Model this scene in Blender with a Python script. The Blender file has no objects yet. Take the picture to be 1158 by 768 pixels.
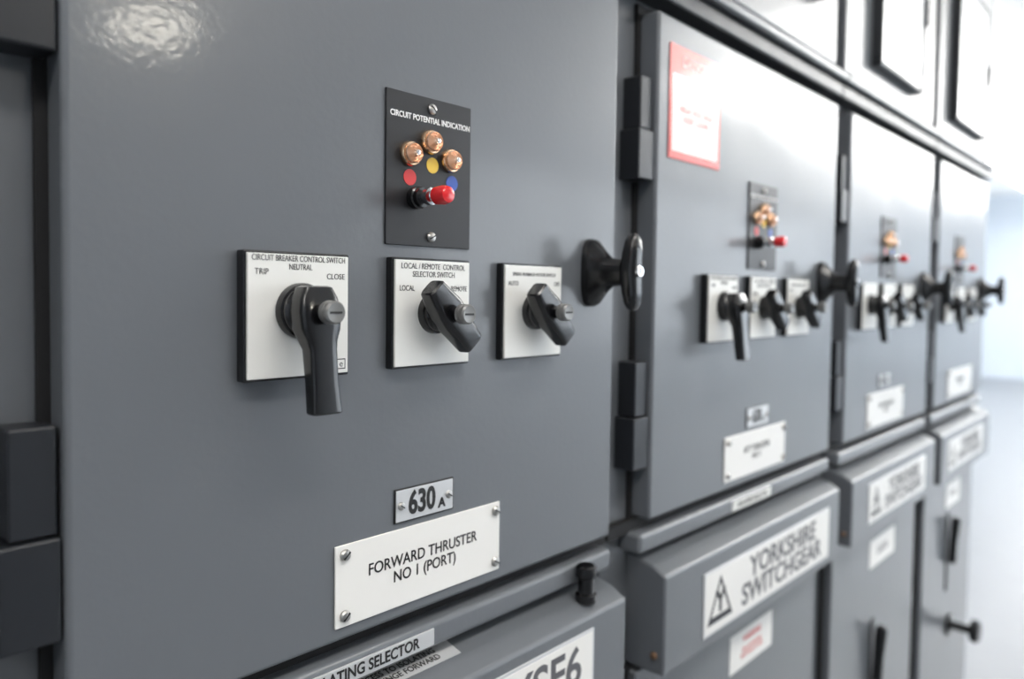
import bpy, bmesh, math, os
from mathutils import Vector, Matrix
from math import pi, sin, cos

CZ = 1.45          # camera / eye height; all z below are relative to it
scene = bpy.context.scene
COL = bpy.context.collection

# ------------------------------------------------------------------ materials
def mat(name, col, rough=.5, metal=0., bump=None, emis=None, coat=0., spec=.5, var=0., trans=0., crough=.10, wave=0.):
    m = bpy.data.materials.new(name); m.use_nodes = True
    nt = m.node_tree; b = nt.nodes["Principled BSDF"]
    b.inputs["Base Color"].default_value = (*col, 1)
    b.inputs["Roughness"].default_value = rough
    b.inputs["Metallic"].default_value = metal
    b.inputs["Specular IOR Level"].default_value = spec
    b.inputs["Coat Weight"].default_value = coat
    b.inputs["Coat Roughness"].default_value = crough
    b.inputs["Transmission Weight"].default_value = trans
    if emis:
        b.inputs["Emission Color"].default_value = (*emis[0], 1)
        b.inputs["Emission Strength"].default_value = emis[1]
    tc = nt.nodes.new("ShaderNodeTexCoord")
    if bump:
        n = nt.nodes.new("ShaderNodeTexNoise"); n.inputs["Scale"].default_value = bump[0]
        n.inputs["Detail"].default_value = 2
        bp = nt.nodes.new("ShaderNodeBump"); bp.inputs["Strength"].default_value = bump[1]
        bp.inputs["Distance"].default_value = bump[2]
        nt.links.new(tc.outputs["Object"], n.inputs["Vector"])
        nt.links.new(n.outputs["Fac"], bp.inputs["Height"])
        nt.links.new(bp.outputs["Normal"], b.inputs["Normal"])
        if wave > 0:      # sheet-metal waviness
            n3 = nt.nodes.new("ShaderNodeTexNoise"); n3.inputs["Scale"].default_value = 7; n3.inputs["Detail"].default_value = 1
            b3 = nt.nodes.new("ShaderNodeBump"); b3.inputs["Strength"].default_value = wave; b3.inputs["Distance"].default_value = .002
            nt.links.new(tc.outputs["Object"], n3.inputs["Vector"])
            nt.links.new(n3.outputs["Fac"], b3.inputs["Height"])
            nt.links.new(b3.outputs["Normal"], bp.inputs["Normal"])
            nt.links.new(bp.outputs["Normal"], b.inputs["Coat Normal"])
    if var > 0:
        n2 = nt.nodes.new("ShaderNodeTexNoise"); n2.inputs["Scale"].default_value = 6
        n2.inputs["Detail"].default_value = 5
        mx = nt.nodes.new("ShaderNodeMixRGB")
        mx.inputs[1].default_value = (*[c*(1-var) for c in col], 1)
        mx.inputs[2].default_value = (*[min(1, c*(1+var)) for c in col], 1)
        nt.links.new(tc.outputs["Object"], n2.inputs["Vector"])
        nt.links.new(n2.outputs["Fac"], mx.inputs[0])
        nt.links.new(mx.outputs[0], b.inputs["Base Color"])
    return m

PAINT = mat("grey_paint", (.130, .141, .155), .34, bump=(160, .22, .0006), coat=.32, var=.03, crough=.10, wave=.45)
PAINT2 = mat("grey_frame_paint", (.112, .121, .133), .38, bump=(260, .1, .0005), coat=.2, var=.03)
HINGE = mat("hinge_dark", (.014, .016, .020), .38)
GAPBLACK = mat("gap_plinth_black", (.008, .008, .009), .7)  # shade in the door gaps put in as black; plinth shares it
BLACK = mat("black_plastic", (.004, .004, .005), .22, bump=(900, .05, .0003), coat=.3)
BLACKM = mat("black_panel", (.007, .007, .009), .42)
WHITE = mat("white_plate", (.80, .80, .77), .38, var=.03)
WHITE2 = mat("engraved_white", (.84, .83, .80), .32, coat=.3, var=.02)
SILVER = mat("silver_plate", (.62, .63, .64), .35, metal=.35)
CHROME = mat("chrome", (.75, .75, .76), .15, metal=1.)
STEEL = mat("steel_screw", (.45, .44, .42), .32, metal=1., bump=(500, .2, .0005))
GREYP = mat("grey_screw_cap", (.20, .20, .195), .32, metal=.3)
BRASS = mat("brass", (.80, .55, .36), .2, metal=1.)
AMBER = mat("amber_lens", (.78, .50, .34), .10, metal=.7, coat=1., emis=((1., .5, .28), .06))
BOLT = mat("bolt_bronze", (.20, .12, .07), .5, metal=.5)
INK = mat("ink_black", (.01, .01, .01), .5)
INKG = mat("ink_grey", (.02, .02, .025), .5)
INKL = mat("ink_light_grey", (.11, .11, .12), .5)
LETW = mat("letters_white", (.85, .85, .85), .5)
RED = mat("red_dot", (.62, .03, .03), .4)
YEL = mat("yellow_dot", (.78, .52, .06), .4)
BLUE = mat("blue_dot", (.03, .09, .42), .4)
REDC = mat("red_cap", (.70, .015, .02), .2, coat=.4)
REDS = mat("red_sign", (.70, .07, .05), .3, coat=.4)
GLASS = mat("instrument_glass", (.66, .69, .72), .06, coat=1.)
WALL = mat("wall_paint", (.68, .74, .81), .7, var=.03)
WALLD = mat("wall_paint_grey", (.46, .49, .52), .7, var=.05)
CEIL = mat("ceiling_white", (.90, .90, .89), .8, var=.02)
FLOOR = mat("floor_vinyl", (.25, .265, .285), .35, var=.06)
LAMP = mat("lamp_tube", (1, 1, 1), .5, emis=((1, .98, .95), 9.))
LAMPB = mat("lamp_tube_bright", (1, 1, 1), .5, emis=((1, .99, .97), 17.))
LAMPFILL = mat("fill_lamp_glow", (1, 1, 1), .5, emis=((1, .96, .91), 18.))  # glow of the added fill lamps near the camera
LAMPF = mat("lamp_flood", (1, 1, 1), .5, emis=((1, .93, .80), 95.))
FIX = mat("lamp_housing", (.8, .8, .8), .4)

# ------------------------------------------------------------------ helpers
def root(name, loc):
    e = bpy.data.objects.new(name, None); e.empty_display_size = .02
    e.location = loc; COL.objects.link(e); return e

def emit(name, bm, m, parent, angle=35, xf=None, wn=False):
    if xf is not None: bmesh.ops.transform(bm, matrix=xf, verts=bm.verts)
    if parent is not None:
        bmesh.ops.translate(bm, vec=-Vector(parent.location), verts=bm.verts)
    bmesh.ops.recalc_face_normals(bm, faces=bm.faces)
    me = bpy.data.meshes.new(name); bm.to_mesh(me); bm.free()
    me.polygons.foreach_set("use_smooth", [True]*len(me.polygons))
    me.set_sharp_from_angle(angle=math.radians(angle))
    me.materials.append(m)
    o = bpy.data.objects.new(name, me); COL.objects.link(o)
    if parent is not None: o.parent = parent
    if wn:
        w_ = o.modifiers.new("flat_face_normals", 'WEIGHTED_NORMAL'); w_.weight = 100; w_.keep_sharp = True
    return o

def box(name, x0, x1, y0, y1, z0, z1, m, parent=None, bev=0., seg=3, xf=None, rel=True):
    bm = bmesh.new(); bmesh.ops.create_cube(bm, size=1)
    o = CZ if rel else 0
    M = Matrix.Translation(((x0+x1)/2, (y0+y1)/2, (z0+z1)/2+o)) @ Matrix.Diagonal((abs(x1-x0), abs(y1-y0), abs(z1-z0), 1))
    bmesh.ops.transform(bm, matrix=M, verts=bm.verts)
    if bev > 0:
        bmesh.ops.bevel(bm, geom=bm.edges[:], offset=bev, segments=seg, profile=.5, affect='EDGES')
    return emit(name, bm, m, parent, 50, xf, wn=bev > 0)

def prism_x(name, prof, x0, x1, m, parent, bev=0., seg=3):
    bm = bmesh.new()
    a = [bm.verts.new((x0, y, z+CZ)) for y, z in prof]; b = [bm.verts.new((x1, y, z+CZ)) for y, z in prof]
    n = len(prof)
    bm.faces.new(a); bm.faces.new(b[::-1])
    for i in range(n): bm.faces.new((a[i], b[i], b[(i+1) % n], a[(i+1) % n]))
    if bev > 0: bmesh.ops.bevel(bm, geom=bm.edges[:], offset=bev, segments=seg, profile=.5, affect='EDGES')
    return emit(name, bm, m, parent, 50, wn=True)

def lathe(name, prof, cx, cz, m, parent, n=36, angle=35, xf=None, axis='y', cy=0):
    """prof: list of (r, s) along the axis"""
    bm = bmesh.new(); rings = []
    for r, s in prof:
        ring = []
        for k in range(n):
            a = 2*pi*k/n
            if axis == 'y': co = (cx+r*cos(a), s, cz+CZ+r*sin(a))
            else: co = (cx+r*cos(a), cy+r*sin(a), s+CZ)
            ring.append(bm.verts.new(co))
        rings.append(ring)
    for i in range(len(rings)-1):
        for k in range(n):
            bm.faces.new((rings[i][k], rings[i][(k+1) % n], rings[i+1][(k+1) % n], rings[i+1][k]))
    bm.faces.new(rings[0]); bm.faces.new(rings[-1])
    return emit(name, bm, m, parent, angle, xf)

def loft(name, secs, m, parent, axis='z', n=28, e=3.5, angle=40, xf=None):
    """secs: (s, c1, c2, h1, h2): axis z -> s=z,1=x,2=y ; axis y -> s=y,1=x,2=z"""
    bm = bmesh.new(); rings = []
    for s, c1, c2, h1, h2 in secs:
        ring = []
        for k in range(n):
            a = 2*pi*(k+.5)/n
            p = math.copysign(abs(cos(a))**(2/e), cos(a))*h1+c1
            q = math.copysign(abs(sin(a))**(2/e), sin(a))*h2+c2
            ring.append(bm.verts.new((p, q, s+CZ) if axis == 'z' else (p, s, q+CZ)))
        rings.append(ring)
    for i in range(len(rings)-1):
        for k in range(n):
            bm.faces.new((rings[i][k], rings[i][(k+1) % n], rings[i+1][(k+1) % n], rings[i+1][k]))
    bm.faces.new(rings[0]); bm.faces.new(rings[-1])
    return emit(name, bm, m, parent, angle, xf)

def text(name, body, x, y, z, size, m, parent, align='CENTER', sx=1., bold=0., rot=0, tilt=pi/2, spacing=1.):
    c = bpy.data.curves.new(name, 'FONT'); c.body = body; c.size = size
    c.align_x = align; c.align_y = 'CENTER'; c.offset = bold; c.extrude = .00012; c.space_line = spacing
    c.materials.append(m); c.resolution_u = 4
    o = bpy.data.objects.new(name, c); COL.objects.link(o)
    o.location = Vector((x, y, z+CZ))-Vector(parent.location); o.parent = parent
    o.rotation_euler = (tilt, rot, 0); o.scale = (sx, 1, 1)
    return o

def screw(name, x, z, y, r, parent, m=STEEL, ang=.6):
    lathe(name, [(r, y), (r, y-r*.3), (r*.75, y-r*.62), (r*.3, y-r*.75)], x, z, m, parent, 20)
    X = Matrix.Translation((x, y, z+CZ)) @ Matrix.Rotation(ang, 4, 'Y') @ Matrix.Translation((-x, -y, -z-CZ))
    box(name+"_slot", x-r*.8, x+r*.8, y-r*.80, y-r*.5, z-r*.12, z+r*.12, INK, parent, xf=X)

# ------------------------------------------------------------------ switches
def plate(p, cx, cz, w, h, d):
    box("mounting_box", cx-w/2-.002, cx+w/2+.002, -d+.002, .0, cz-h/2-.002, cz+h/2+.002, BLACK, p, .0012, 2)
    box("legend_plate", cx-w/2, cx+w/2, -d, -d+.003, cz-h/2, cz+h/2, WHITE, p, .0006, 2)

def knob_bezel(p, cx, cz, r, y0):
    lathe("bezel", [(r, y0), (r, y0-.004), (r*.96, y0-.006), (r*.90, y0-.0065), (r*.90, y0-.0095), (r*.84, y0-.011), (r*.78, y0-.014)], cx, cz, BLACK, p)

def cap_screw(p, cx, cz, y0, y1):
    lathe("clamp_neck", [(.0060, y0), (.0060, y1+.007)], cx, cz, BLACK, p, 24)
    lathe("clamp_screw", [(.0074, y1+.0105), (.0084, y1+.0095), (.0084, y1+.0060), (.0074, y1+.0055), (.0082, y1+.0050), (.0082, y1+.0012), (.0070, y1), (.002, y1+.0006)], cx, cz, GREYP, p, 24)
    box("clamp_slot", cx-.005, cx+.005, y1-.0001, y1+.001, cz-.0008, cz+.0008, INK, p)

def rotary_a(off, txt=True):
    cx, cz = .299+off, -.0195
    p = root("pistol_grip_switch", (cx, 0, CZ+cz))
    plate(p, cx, cz, .083, .089, .0125)
    kz = -.016
    knob_bezel(p, cx, kz, .0205, -.0125)
    S = [(kz+.0185, cx, -.030, .0085, .006), (kz+.0175, cx, -.030, .0115, .0085), (kz+.010, cx, -.031, .0150, .010),
         (kz, cx, -.032, .0165, .0115), (kz-.012, cx, -.033, .0155, .0112), (kz-.020, cx+.0005, -.034, .0125, .0100),
         (kz-.027, cx+.001, -.036, .0108, .0085), (kz-.050, cx+.001, -.039, .0108, .0075), (kz-.062, cx+.001, -.041, .0115, .0072),
         (kz-.0710, cx+.001, -.0425, .0122, .0068), (kz-.0722, cx+.001, -.0425, .0114, .0060)]
    loft("pistol_handle", S, BLACK, p, e=5, angle=28)
    cap_screw(p, cx, kz, -.038, -.058)
    if txt:
        y = -.01265
        text("legend_title", "CIRCUIT BREAKER CONTROL SWITCH\nNEUTRAL", cx, y, .0188, .0060, INKG, p, sx=.74)
        text("legend_trip", "TRIP", cx-.031, y, .0120, .0060, INKG, p, sx=.9)
        text("legend_close", "CLOSE", cx+.030, y, .0095, .0060, INKG, p, sx=.9)
        box("maker_mark", cx+.031, cx+.039, y, y+.0002, -.061, -.053, INKG, p)
        box("maker_mark_in", cx+.0318, cx+.0382, y-.0001, y+.0002, -.0602, -.0538, WHITE, p)
        text("maker_mark_letter", "e", cx+.035, y-.0002, -.057, .007, INKG, p)
    return p

def rotary_b(cx, lines, txt=True):
    cz = -.0190
    p = root("selector_switch", (cx, 0, CZ+cz))
    plate(p, cx, cz, .084, .089, .0105)
    kz = -.019
    knob_bezel(p, cx, kz, .0180, -.0105)
    X = Matrix.Translation((cx, 0, kz+CZ)) @ Matrix.Rotation(math.radians(-42), 4, 'Y') @ Matrix.Translation((-cx, 0, -kz-CZ))
    S = [(kz+.0300, cx, -.030, .0078, .0070), (kz+.0285, cx, -.030, .0092, .0085), (kz+.018, cx, -.029, .0115, .0095),
         (kz+.006, cx, -.029, .0140, .0105), (kz-.006, cx, -.029, .0140, .0105), (kz-.018, cx, -.0295, .0120, .0100),
         (kz-.032, cx, -.031, .0112, .0088), (kz-.0355, cx, -.031, .0108, .0080), (kz-.0365, cx, -.031, .0096, .0070)]
    loft("pointer_handle", S, BLACK, p, xf=X, e=5, angle=28)
    cap_screw(p, cx, kz, -.036, -.055)
    if txt:
        y = -.01065
        text("legend_title", lines[0], cx, y, .0170, lines[3], INKG, p, sx=.82)
        text("legend_left", lines[1], cx-.038, y, .0018 if lines[3] > .0050 else .008, .0064, INKG, p, align='LEFT', sx=.8)
        text("legend_right", lines[2], cx+.039, y, .0018 if lines[3] > .0050 else .008, .0064, INKG, p, align='RIGHT', sx=.8)
    return p

def t_handle(cx, cz=.022):
    p = root("t_door_handle", (cx, 0, CZ+cz))
    loft("escutcheon", [(0, cx, cz, .0165, .037), (-.004, cx, cz, .0165, .037), (-.009, cx, cz, .0150, .035),
                        (-.018, cx, cz, .0120, .024), (-.028, cx, cz, .0105, .015), (-.046, cx, cz, .010, .014)], BLACK, p, axis='y', e=3)
    S = []
    for t in (-1, -.985, -.93, -.8, -.5, -.2, 0, .2, .5, .8, .93, .985, 1):
        k = math.sqrt(max(0, 1-abs(t)**6)); w = .0098+.0015*(1-abs(t))
        w2 = .0082+.0015*(1-t*t)
        S.append((cz+t*.0410, cx, -.0535-.003*abs(t), max(.0015, w*k), max(.0015, w2*k)))
    loft("grip", S, BLACK, p, e=3)
    lathe("lock_cylinder", [(.0062, -.060), (.0062, -.0652), (.0052, -.0660), (.002, -.0660)], cx, cz+.001, CHROME, p, 24)
    box("key_slot", cx-.0009, cx+.0009, -.0666, -.0658, cz-.003, cz+.005, INK, p)
    return p

def indicator(x0, txt=True):
    cx = x0+.048; z0, z1 = .038, .166
    p = root("circuit_indicator_panel", (cx, 0, CZ+.1))
    box("panel_plate", x0, x0+.096, -.0022, 0, z0, z1, BLACKM, p, .0006, 2)
    y = -.0022
    screw("screw_top", cx+.001, .1565, y, .0045, p, ang=.7); screw("screw_bottom", cx+.001, .0465, y, .0045, p, ang=-.5)
    if txt: text("title", "CIRCUIT POTENTIAL INDICATION", cx+.001, y-.0002, .1465, .0068, LETW, p, sx=.86, bold=.00015)
    for i, (dx, z) in enumerate(((.047, .128), (.0245, .115), (.070, .115))):
        lx = x0+dx
        lathe("lamp_bezel_%d" % i, [(.0106, y), (.0106, y-.003), (.0096, y-.0045), (.0088, y-.0045)], lx, z, BRASS, p, 28)
        lathe("lamp_lens_%d" % i, [(.0086, y-.004), (.0086, y-.007), (.0078, y-.0085), (.0068, y-.0070), (.0056, y-.0092), (.0045, y-.0078), (.0028, y-.0105), (.001, y-.0102)], lx, z, AMBER, p, 28, angle=15)
        lathe("lamp_core_%d" % i, [(.0026, y-.0098), (.0022, y-.0120), (.001, y-.0124)], lx, z, CHROME, p, 16)
    for i, (dx, z, m) in enumerate(((.025, .0955, RED), (.050, .1085, YEL), (.073, .0955, BLUE))):
        lathe("phase_dot_%d" % i, [(.0068, y), (.0068, y-.0004)], x0+dx, z, m, p, 28)
    bx, bz = x0+.031, .0785
    lathe("test_socket", [(.0095, y), (.0095, y-.006), (.0082, y-.007), (.0082, y-.011), (.005, y-.011)], bx, bz, BLACK, p, 28)
    lathe("plug_collar", [(.0055, y-.010), (.0055, y-.016), (.0072, y-.017), (.0072, y-.022), (.0045, y-.023), (.0045, y-.028)], bx, bz, CHROME, p, 20)
    lathe("plug_cap", [(.0045, y-.026), (.0074, y-.028), (.0080, y-.038), (.0066, y-.042), (.003, y-.043)], bx, bz, REDC, p, 28)
    return p

def nameplate(x0, x1, z0, z1, lines, size, fy=0., name="engraved_nameplate", screws=True, bold=.0001, sx=1.):
    cx, cz = (x0+x1)/2, (z0+z1)/2
    p = root(name, (cx, fy, CZ+cz))
    box("plate", x0, x1, fy-.002, fy, z0, z1, WHITE2, p, .0006, 2)
    if screws:
        for sx_ in (x0+.009, x1-.006):
            for sz in (z0+.009, z1-.008): screw("screw", sx_, sz, fy-.002, .0048, p, ang=sx_*7)
    if lines: text("lettering", lines, cx, fy-.0023, cz, size, INK, p, bold=bold, sx=sx, spacing=.95)
    return p

# ------------------------------------------------------------------ cabinets
def cabinet(cl, cr, dl, dr, hood=True, hl=None, hr=None):
    p = root("switchgear_cabinet", ((cl+cr)/2, .4, 0))
    box("carcass", cl+.001, cr-.001, .031, .95, -1.38, .98, PAINT2, p, .004)
    box("plinth", cl+.001, cr-.001, .07, .92, -1.45, -1.38, GAPBLACK, p)
    # main instrument door
    box("door_gap_shade", dl-.007, dr+.012, .026, .0325, -.294, .356, GAPBLACK, p)  # black strip stands in for shade in the gap around the door
    box("instrument_door", dl, dr, 0, .029, -.282, .345, PAINT, p, .0045, 4)
    for a, b in ((.138, .262), (-.216, -.084)):
        mid = (a+b)/2
        box("hinge_leaf", dl-.028, dl-.002, .006, .033, mid-.001, b, HINGE, p, .002)
        box("hinge_barrel", dl-.034, dl-.001, .003, .033, a, mid-.002, HINGE, p, .002)
    # rail between instrument door and upper compartment
    box("top_rail", cl, cr, .000, .034, .362, .386, HINGE, p, .004)
    box("top_rail_lip", cl, cr, -.010, .034, .388, .405, PAINT2, p, .005)
    box("upper_gap_shade", cl+.004, cr-.004, .026, .034, .405, .97, GAPBLACK, p)  # black backing paints the dark gap around the upper door
    box("upper_door", dl-.034, dr-.006, .004, .03, .414, .965, PAINT, p, .004)
    box("sill_gap_shade", cl+.003, cr-.003, .02, .034, -.30, -.284, GAPBLACK, p)  # black strip painted in for the shaded gap under the door
    box("sill_rail", dl-.02, dr+.004, .000, .034, -.322, -.297, PAINT, p, .006, 4)
    # pull-out hood over the isolating mechanism
    if hl is not None:
        prism_x("hood", [(.033, -.327), (-.008, -.337), (-.026, -.347), (-.026, -.472), (.033, -.472)], hl, hr, PAINT, p, .004, 3)
        box("lower_gap_shade", dl-.02, dr+.01, .024, .0325, -1.34, -.474, GAPBLACK, p)  # black backing stands in for shade around the lower door
        box("lower_door", dl-.004, dr-.016, .012, .03, -1.33, -.478, PAINT, p, .004)
    return p

cells = [(-.575, .080, -.508, .058, None, None), (.080, .7345, .147, .713, .135, .711),
         (.7345, 1.4215, .797, 1.400, .795, 1.388), (1.4215, 2.0625, 1.472, 2.042, 1.455, 2.035), (2.0625, 2.70, 2.115, 2.655, 2.10, 2.655)]
for c in cells: cabinet(c[0], c[1], c[2], c[3], hl=c[4], hr=c[5])

offs = [0, .656, 1.268, 1.895]
for i, o in enumerate(offs):
    rotary_a(o, i < 2)
    rotary_b(.430+o, ("LOCAL / REMOTE  CONTROL\nSELECTOR SWITCH", "LOCAL", "REMOTE", .0067), i < 2)
    rotary_b(.5615+o, ("SPRING RUNBACK MOTOR SWITCH", "AUTO", "OFF", .0048), i < 2)
    t_handle(.666+(0, .668, 1.31, 1.92)[i])
    indicator(.384+o+(0, .008, .008, .0)[i], i < 2)

nameplate(.337, .5245, -.270, -.2035, "FORWARD THRUSTER\nNO 1 (PORT)", .0138, sx=.90, bold=.00012)
nameplate(.990, 1.197, -.270, -.205, "AFT THRUSTER\nNO 1", .013)
nameplate(1.603, 1.845, -.270, -.200, "BOW THRUSTER\nNO 2", .013)
nameplate(2.248, 2.512, -.268, -.195, "TRANSFORMER\nNO 2", .013)

def rating(x0, x1, z0, z1):
    cx, cz = (x0+x1)/2, (z0+z1)/2
    p = root("current_rating_plate", (cx, 0, CZ+cz))
    box("plate", x0, x1, -.0016, 0, z0, z1, INK, p, .0005, 2)
    box("plate_face", x0+.0012, x1-.0012, -.0020, -.0010, z0+.0012, z1-.0012, SILVER, p, .0004, 2)
    screw("screw_a", x0+.0065, cz, -.002, .0035, p); screw("screw_b", x1-.0065, cz, -.002, .0035, p)
    text("number", "630", cx-.004, -.0023, cz, .0275, INK, p, bold=.0009, sx=.74)
    text("unit", "A", cx+.019, -.0023, cz-.006, .012, INK, p, bold=.0004)
rating(.396, .4635, -.1985, -.1690)
rating(1.058, 1.132, -.2000, -.1690)
rating(1.67, 1.745, -.190, -.163)

# maker labels on hoods
def maker(x0, x1, z0, z1, body, size, fy=-.026, tri=True):
    cx, cz = (x0+x1)/2, (z0+z1)/2
    p = root("maker_nameplate", (cx, fy, CZ+cz))
    box("plate", x0, x1, fy-.0016, fy+.001, z0, z1, SILVER, p, .0005, 2)
    box("plate_face", x0+.003, x1-.003, fy-.0020, fy-.001, z0+.003, z1-.003, WHITE2, p, .0004, 2)
    text("lettering", body, cx+(.035 if tri else 0), fy-.0023, cz, size, INKL, p, bold=.0010, sx=1.12 if tri else 1.0, spacing=.84)
    if tri:
        t = x0+.045; h = (z1-z0)*.36
        bm = bmesh.new()
        def tr(s): return [Vector((t-s*1.15, fy-.0022, cz+CZ-s*.95)), Vector((t+s*1.15, fy-.0022, cz+CZ-s*.95)), Vector((t, fy-.0022, cz+CZ+s*1.05))]
        a = [bm.verts.new(v) for v in tr(h)]; b = [bm.verts.new(v) for v in tr(h*.70)]
        for k in range(3): bm.faces.new((a[k], a[(k+1) % 3], b[(k+1) % 3], b[k]))
        emit("logo_triangle", bm, INKG, p)
        text("logo_bolt", "Y", t, fy-.0023, cz-.004, h*1.3, INKG, p, bold=.0014)
maker(.490, .648, -.425, -.360, "YSF6", .056, tri=False)
maker(.890, 1.335, -.456, -.369, "YORKSHIRE\nSWITCHGEAR", .042)
maker(1.545, 1.945, -.448, -.368, "YORKSHIRE\nSWITCHGEAR", .038)
maker(2.16, 2.56, -.448, -.368, "YORKSHIRE\nSWITCHGEAR", .038)

# strips on sill / hood of the first unit
p = root("isolating_selector_label", (.37, 0, CZ-.31))
box("strip", .290, .442, -.0015, .001, -.3175, -.3025, SILVER, p, .0004, 2)
text("lettering", "ISOLATING SELECTOR", .366, -.0018, -.310, .0135, INK, p, bold=.0003, sx=.86)
p = root("access_instruction_label", (.42, 0, CZ-.33))
tl = math.radians(14)
box("strip", .345, .474, -.003, .019, -.3336, -.3326, SILVER, p, xf=Matrix.Translation((0, .008, CZ-.333)) @ Matrix.Rotation(-tl*-.95, 4, 'X') @ Matrix.Translation((0, -.008, -CZ+.333)))
text("lettering", "ACCESS TO ISOLATING\nFOR HINGE FORWARD", .410, .008, -.3322, .0088, INK, p, sx=.95, tilt=tl, bold=.0001)
p = root("sill_label", (1.08, 0, CZ-.31))
box("strip", 1.02, 1.15, -.0015, .001, -.3175, -.3025, WHITE, p, .0004, 2)
text("lettering", "ISOLATING SELECTOR", 1.085, -.0018, -.310, .0115, INK, p, sx=.86)

# black locking plug on the first sill
p = root("locking_plug", (.655, -.004, CZ-.32))
lathe("plug", [(.012, -.338), (.012, -.330), (.009, -.328), (.009, -.312), (.0115, -.310), (.0115, -.300), (.009, -.298)], .655, 0, BLACK, p, 24, axis='z', cy=-.010)

# bronze bolt on hood side
for hx in (.795, 1.455):
    p = root("hood_hinge_bolt", (hx, -.012, CZ-.445))
    bm = bmesh.new(); bmesh.ops.create_uvsphere(bm, u_segments=16, v_segments=10, radius=.005, matrix=Matrix.Translation((hx, -.012, CZ-.448)))
    emit("bolt_head", bm, BOLT, p)

# lower small labels
def warn(x0, x1, z0, z1, fy=.012, txt=True):
    p = root("warning_label", ((x0+x1)/2, fy, CZ+(z0+z1)/2))
    box("sheet", x0, x1, fy-.001, fy, z0, z1, WHITE2, p)
    if txt:
        text("heading", "WARNING", (x0+x1)/2, fy-.0013, z1-.015, .013, RED, p, bold=.0002)
        text("body", "ISOLATE BEFORE\nREMOVING COVER", (x0+x1)/2, fy-.0013, z0+.022, .009, REDS, p)
    else:
        text("body", "ISOLATE BEFORE\nREMOVING COVER", (x0+x1)/2, fy-.0013, (z0+z1)/2, .009, INKL, p)
warn(1.048, 1.196, -.578, -.520); warn(1.69, 1.86, -.585, -.525, txt=False); warn(2.33, 2.48, -.585, -.52, txt=False)

# red framed notice on second door
p = root("safety_notice", (.89, 0, CZ+.24))
box("notice_border", .822, .954, -.0015, 0, .170, .312, REDS, p, .0004, 2)
box("notice_sheet", .829, .947, -.0018, -.001, .180, .276, WHITE2, p)
text("notice_heading", "DANGER", .888, -.002, .2935, .018, WHITE2, p, bold=.0001)
text("notice_text", "HIGH VOLTAGE\nKEEP CLEAR", .888, -.002, .228, .012, REDS, p)

# isolator operating levers on lower doors
for (x, z) in ((1.72, -.72), (2.36, -.62)):
    p = root("isolator_lever", (x, .0, CZ+z))
    box("slot_plate", x-.012, x+.012, .009, .013, z-.20, z+.02, HINGE, p, .001, 2)
    loft("lever", [(z-.12, x, -.002, .005, .010), (z-.06, x, -.004, .0055, .010), (z, x, -.008, .008, .012), (z+.010, x, -.008, .005, .008)], BLACK, p)
p = root("operating_knob", (2.40, 0, CZ-.93))
lathe("knob", [(.030, .012), (.030, .004), (.012, .0), (.012, -.040), (.030, -.046), (.032, -.060), (.024, -.068), (.005, -.070)], 2.40, -.93, BLACK, p)

# instrument windows on the upper compartment
def meter(x0, x1, z0, z1):
    p = root("instrument_window", ((x0+x1)/2, -.01, CZ+(z0+z1)/2))
    t = .011; f = -.016
    box("frame_bottom", x0, x1, f, .005, z0, z0+t, HINGE, p, .003); box("frame_top", x0, x1, f, .005, z1-t, z1, HINGE, p, .003)
    box("frame_left", x0, x0+t, f, .005, z0+t, z1-t, HINGE, p, .003); box("frame_right", x1-t, x1, f, .005, z0+t, z1-t, PAINT2, p, .003)
    box("glass", x0+t-.002, x1-t+.002, f+.004, .002, z0+t-.002, z1-t+.002, GLASS, p)
    box("catch", x1, x1+.012, -.02, .005, (z0+z1)/2-.03, (z0+z1)/2+.03, BLACK, p, .002)
meter(1.00, 1.30, .50, .86); meter(1.58, 1.88, .455, .82); meter(2.19, 2.54, .455, .82)

# ------------------------------------------------------------------ room
X0, X1, Y0, Y1, H = -3.5, 16, -5.5, 3.2, 3.3
box("floor", X0, X1, Y0, Y1, -.1, 0, FLOOR, rel=False)
box("ceiling", X0, X1, Y0, Y1, H, H+.1, CEIL, rel=False)
box("wall_west", X0-.1, X0, Y0, Y1, 0, H, WALL, rel=False)
box("wall_east", X1, X1+.1, Y0, Y1, 0, H, WALL, rel=False)
box("wall_north", X0, X1, Y1, Y1+.1, 0, H, WALL, rel=False)
# south wall with unseen openings added to let sky light in beyond x = 5
p = root("wall_south", (0, Y0, 0))
box("wall_left_part", X0, 5, Y0-.1, Y0, 0, H, WALLD, p, rel=False)
box("wall_sill", 5, X1, Y0-.1, Y0, 0, .9, WALL, p, rel=False)
box("wall_head", 5, X1, Y0-.1, Y0, 2.9, H, WALL, p, rel=False)
for k in range(5):
    box("wall_pier_%d" % k, 5+k*2.75-.12, 5+k*2.75+.12, Y0-.1, Y0, .9, 2.9, WALL, p, rel=False)

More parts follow.
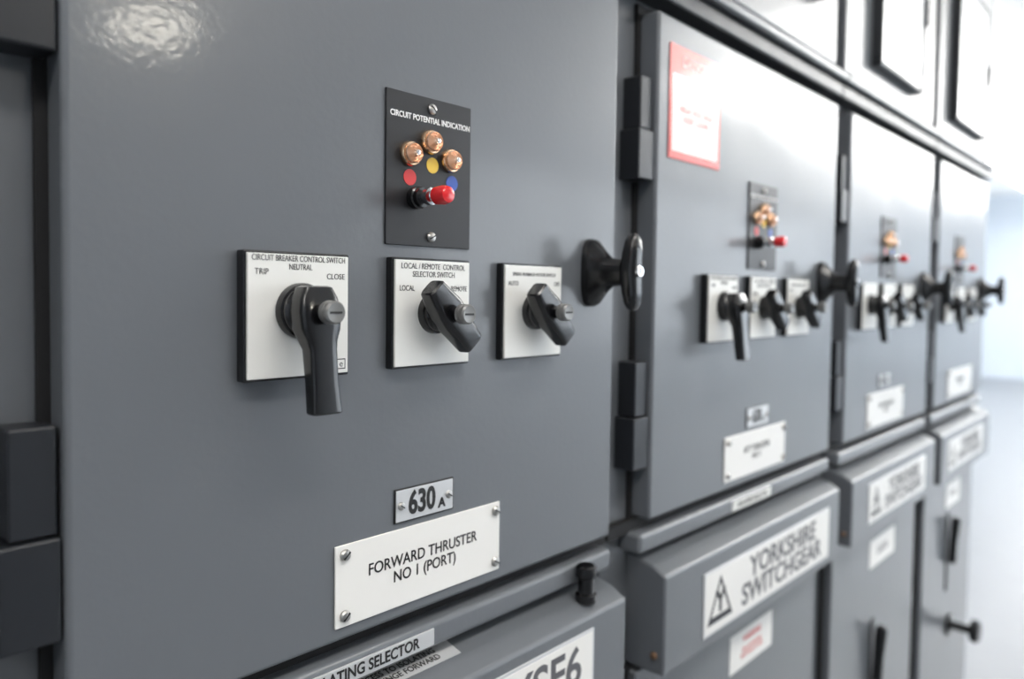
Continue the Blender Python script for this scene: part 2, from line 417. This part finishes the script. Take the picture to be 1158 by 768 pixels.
def lamp(x0, x1, y, w, m=LAMP, drop=0.):
    zt = H-drop
    p = root("fluorescent_or_fill_light", ((x0+x1)/2, y, zt-.03))  # also builds the fill lamps added only for brightness
    if drop:
        box("housing", x0, x1, y-w*.12, y+w*.12, zt-.045, zt-.02, FIX, p, .004, rel=False)
        box("diffuser", x0+.02, x1-.02, y-w/2, y+w/2, zt-.065, zt-.045, m, p, .004, rel=False)
        for xx in (x0+.2, x1-.2): box("hanger", xx-.006, xx+.006, y-.006, y+.006, zt-.03, H, FIX, p, rel=False)
    else:
        box("housing", x0, x1, y-w/2, y+w/2, H-.05, H, FIX, p, .004, rel=False)
        box("diffuser", x0+.02, x1-.02, y-w/2+.02, y+w/2-.02, H-.065, H-.05, m, p, rel=False)
for k in range(6):
    lamp(4.6+k*1.7, 6.1+k*1.7, -2.1, .6, LAMPB, drop=.3)
    lamp(3.9+k*1.7, 5.4+k*1.7, -1.1, .5, drop=.3)
    lamp(6.6+k*1.7-1.2, 8.1+k*1.7-1.2, 1.2, .4, drop=.3)  # row added behind the cabinets to brighten the ceiling
lamp(-.6, 2.0, -1.3, .4, LAMPFILL); lamp(-3.2, -1.2, -1.3, .4, LAMPFILL)  # added fill lamps, placed clear of the near door's reflections
p = root("ceiling_flood_light", (2.0, -4.6, 3.2))
box("flood_housing", 1.75, 2.23, -4.62, -4.52, 3.06, H, FIX, p, .01, rel=False)
box("flood_lens", 1.77, 2.21, -4.522, -4.505, 3.09, 3.18, LAMPF, p, rel=False)

w = bpy.data.worlds.new("World"); scene.world = w; w.use_nodes = True
w.node_tree.nodes["Background"].inputs[0].default_value = (.86, .93, 1, 1)
w.node_tree.nodes["Background"].inputs[1].default_value = 5.0

# ------------------------------------------------------------------ camera
F = 850.; th = math.atan2(786, F); pt = .0376; ro = .013
f0 = Vector((cos(th), sin(th), 0)); r0 = Vector((sin(th), -cos(th), 0)); zz = Vector((0, 0, 1))
fw = f0*cos(pt)-zz*sin(pt); up0 = zz*cos(pt)+f0*sin(pt)
cr = r0*cos(ro)+up0*sin(ro); cu = up0*cos(ro)-r0*sin(ro)
cd = bpy.data.cameras.new("camera"); cam = bpy.data.objects.new("camera", cd); COL.objects.link(cam)
M = Matrix((cr, cu, -fw)).transposed().to_4x4(); M.translation = Vector((0, -.5, CZ))
cam.matrix_world = M
cd.sensor_width = 36; cd.lens = 36*F/1158; cd.shift_y = -22/1158; cd.clip_start = .01
cd.dof.use_dof = True; cd.dof.focus_distance = .60; cd.dof.aperture_fstop = 3.1
scene.camera = cam
scene.view_settings.view_transform = 'Standard'
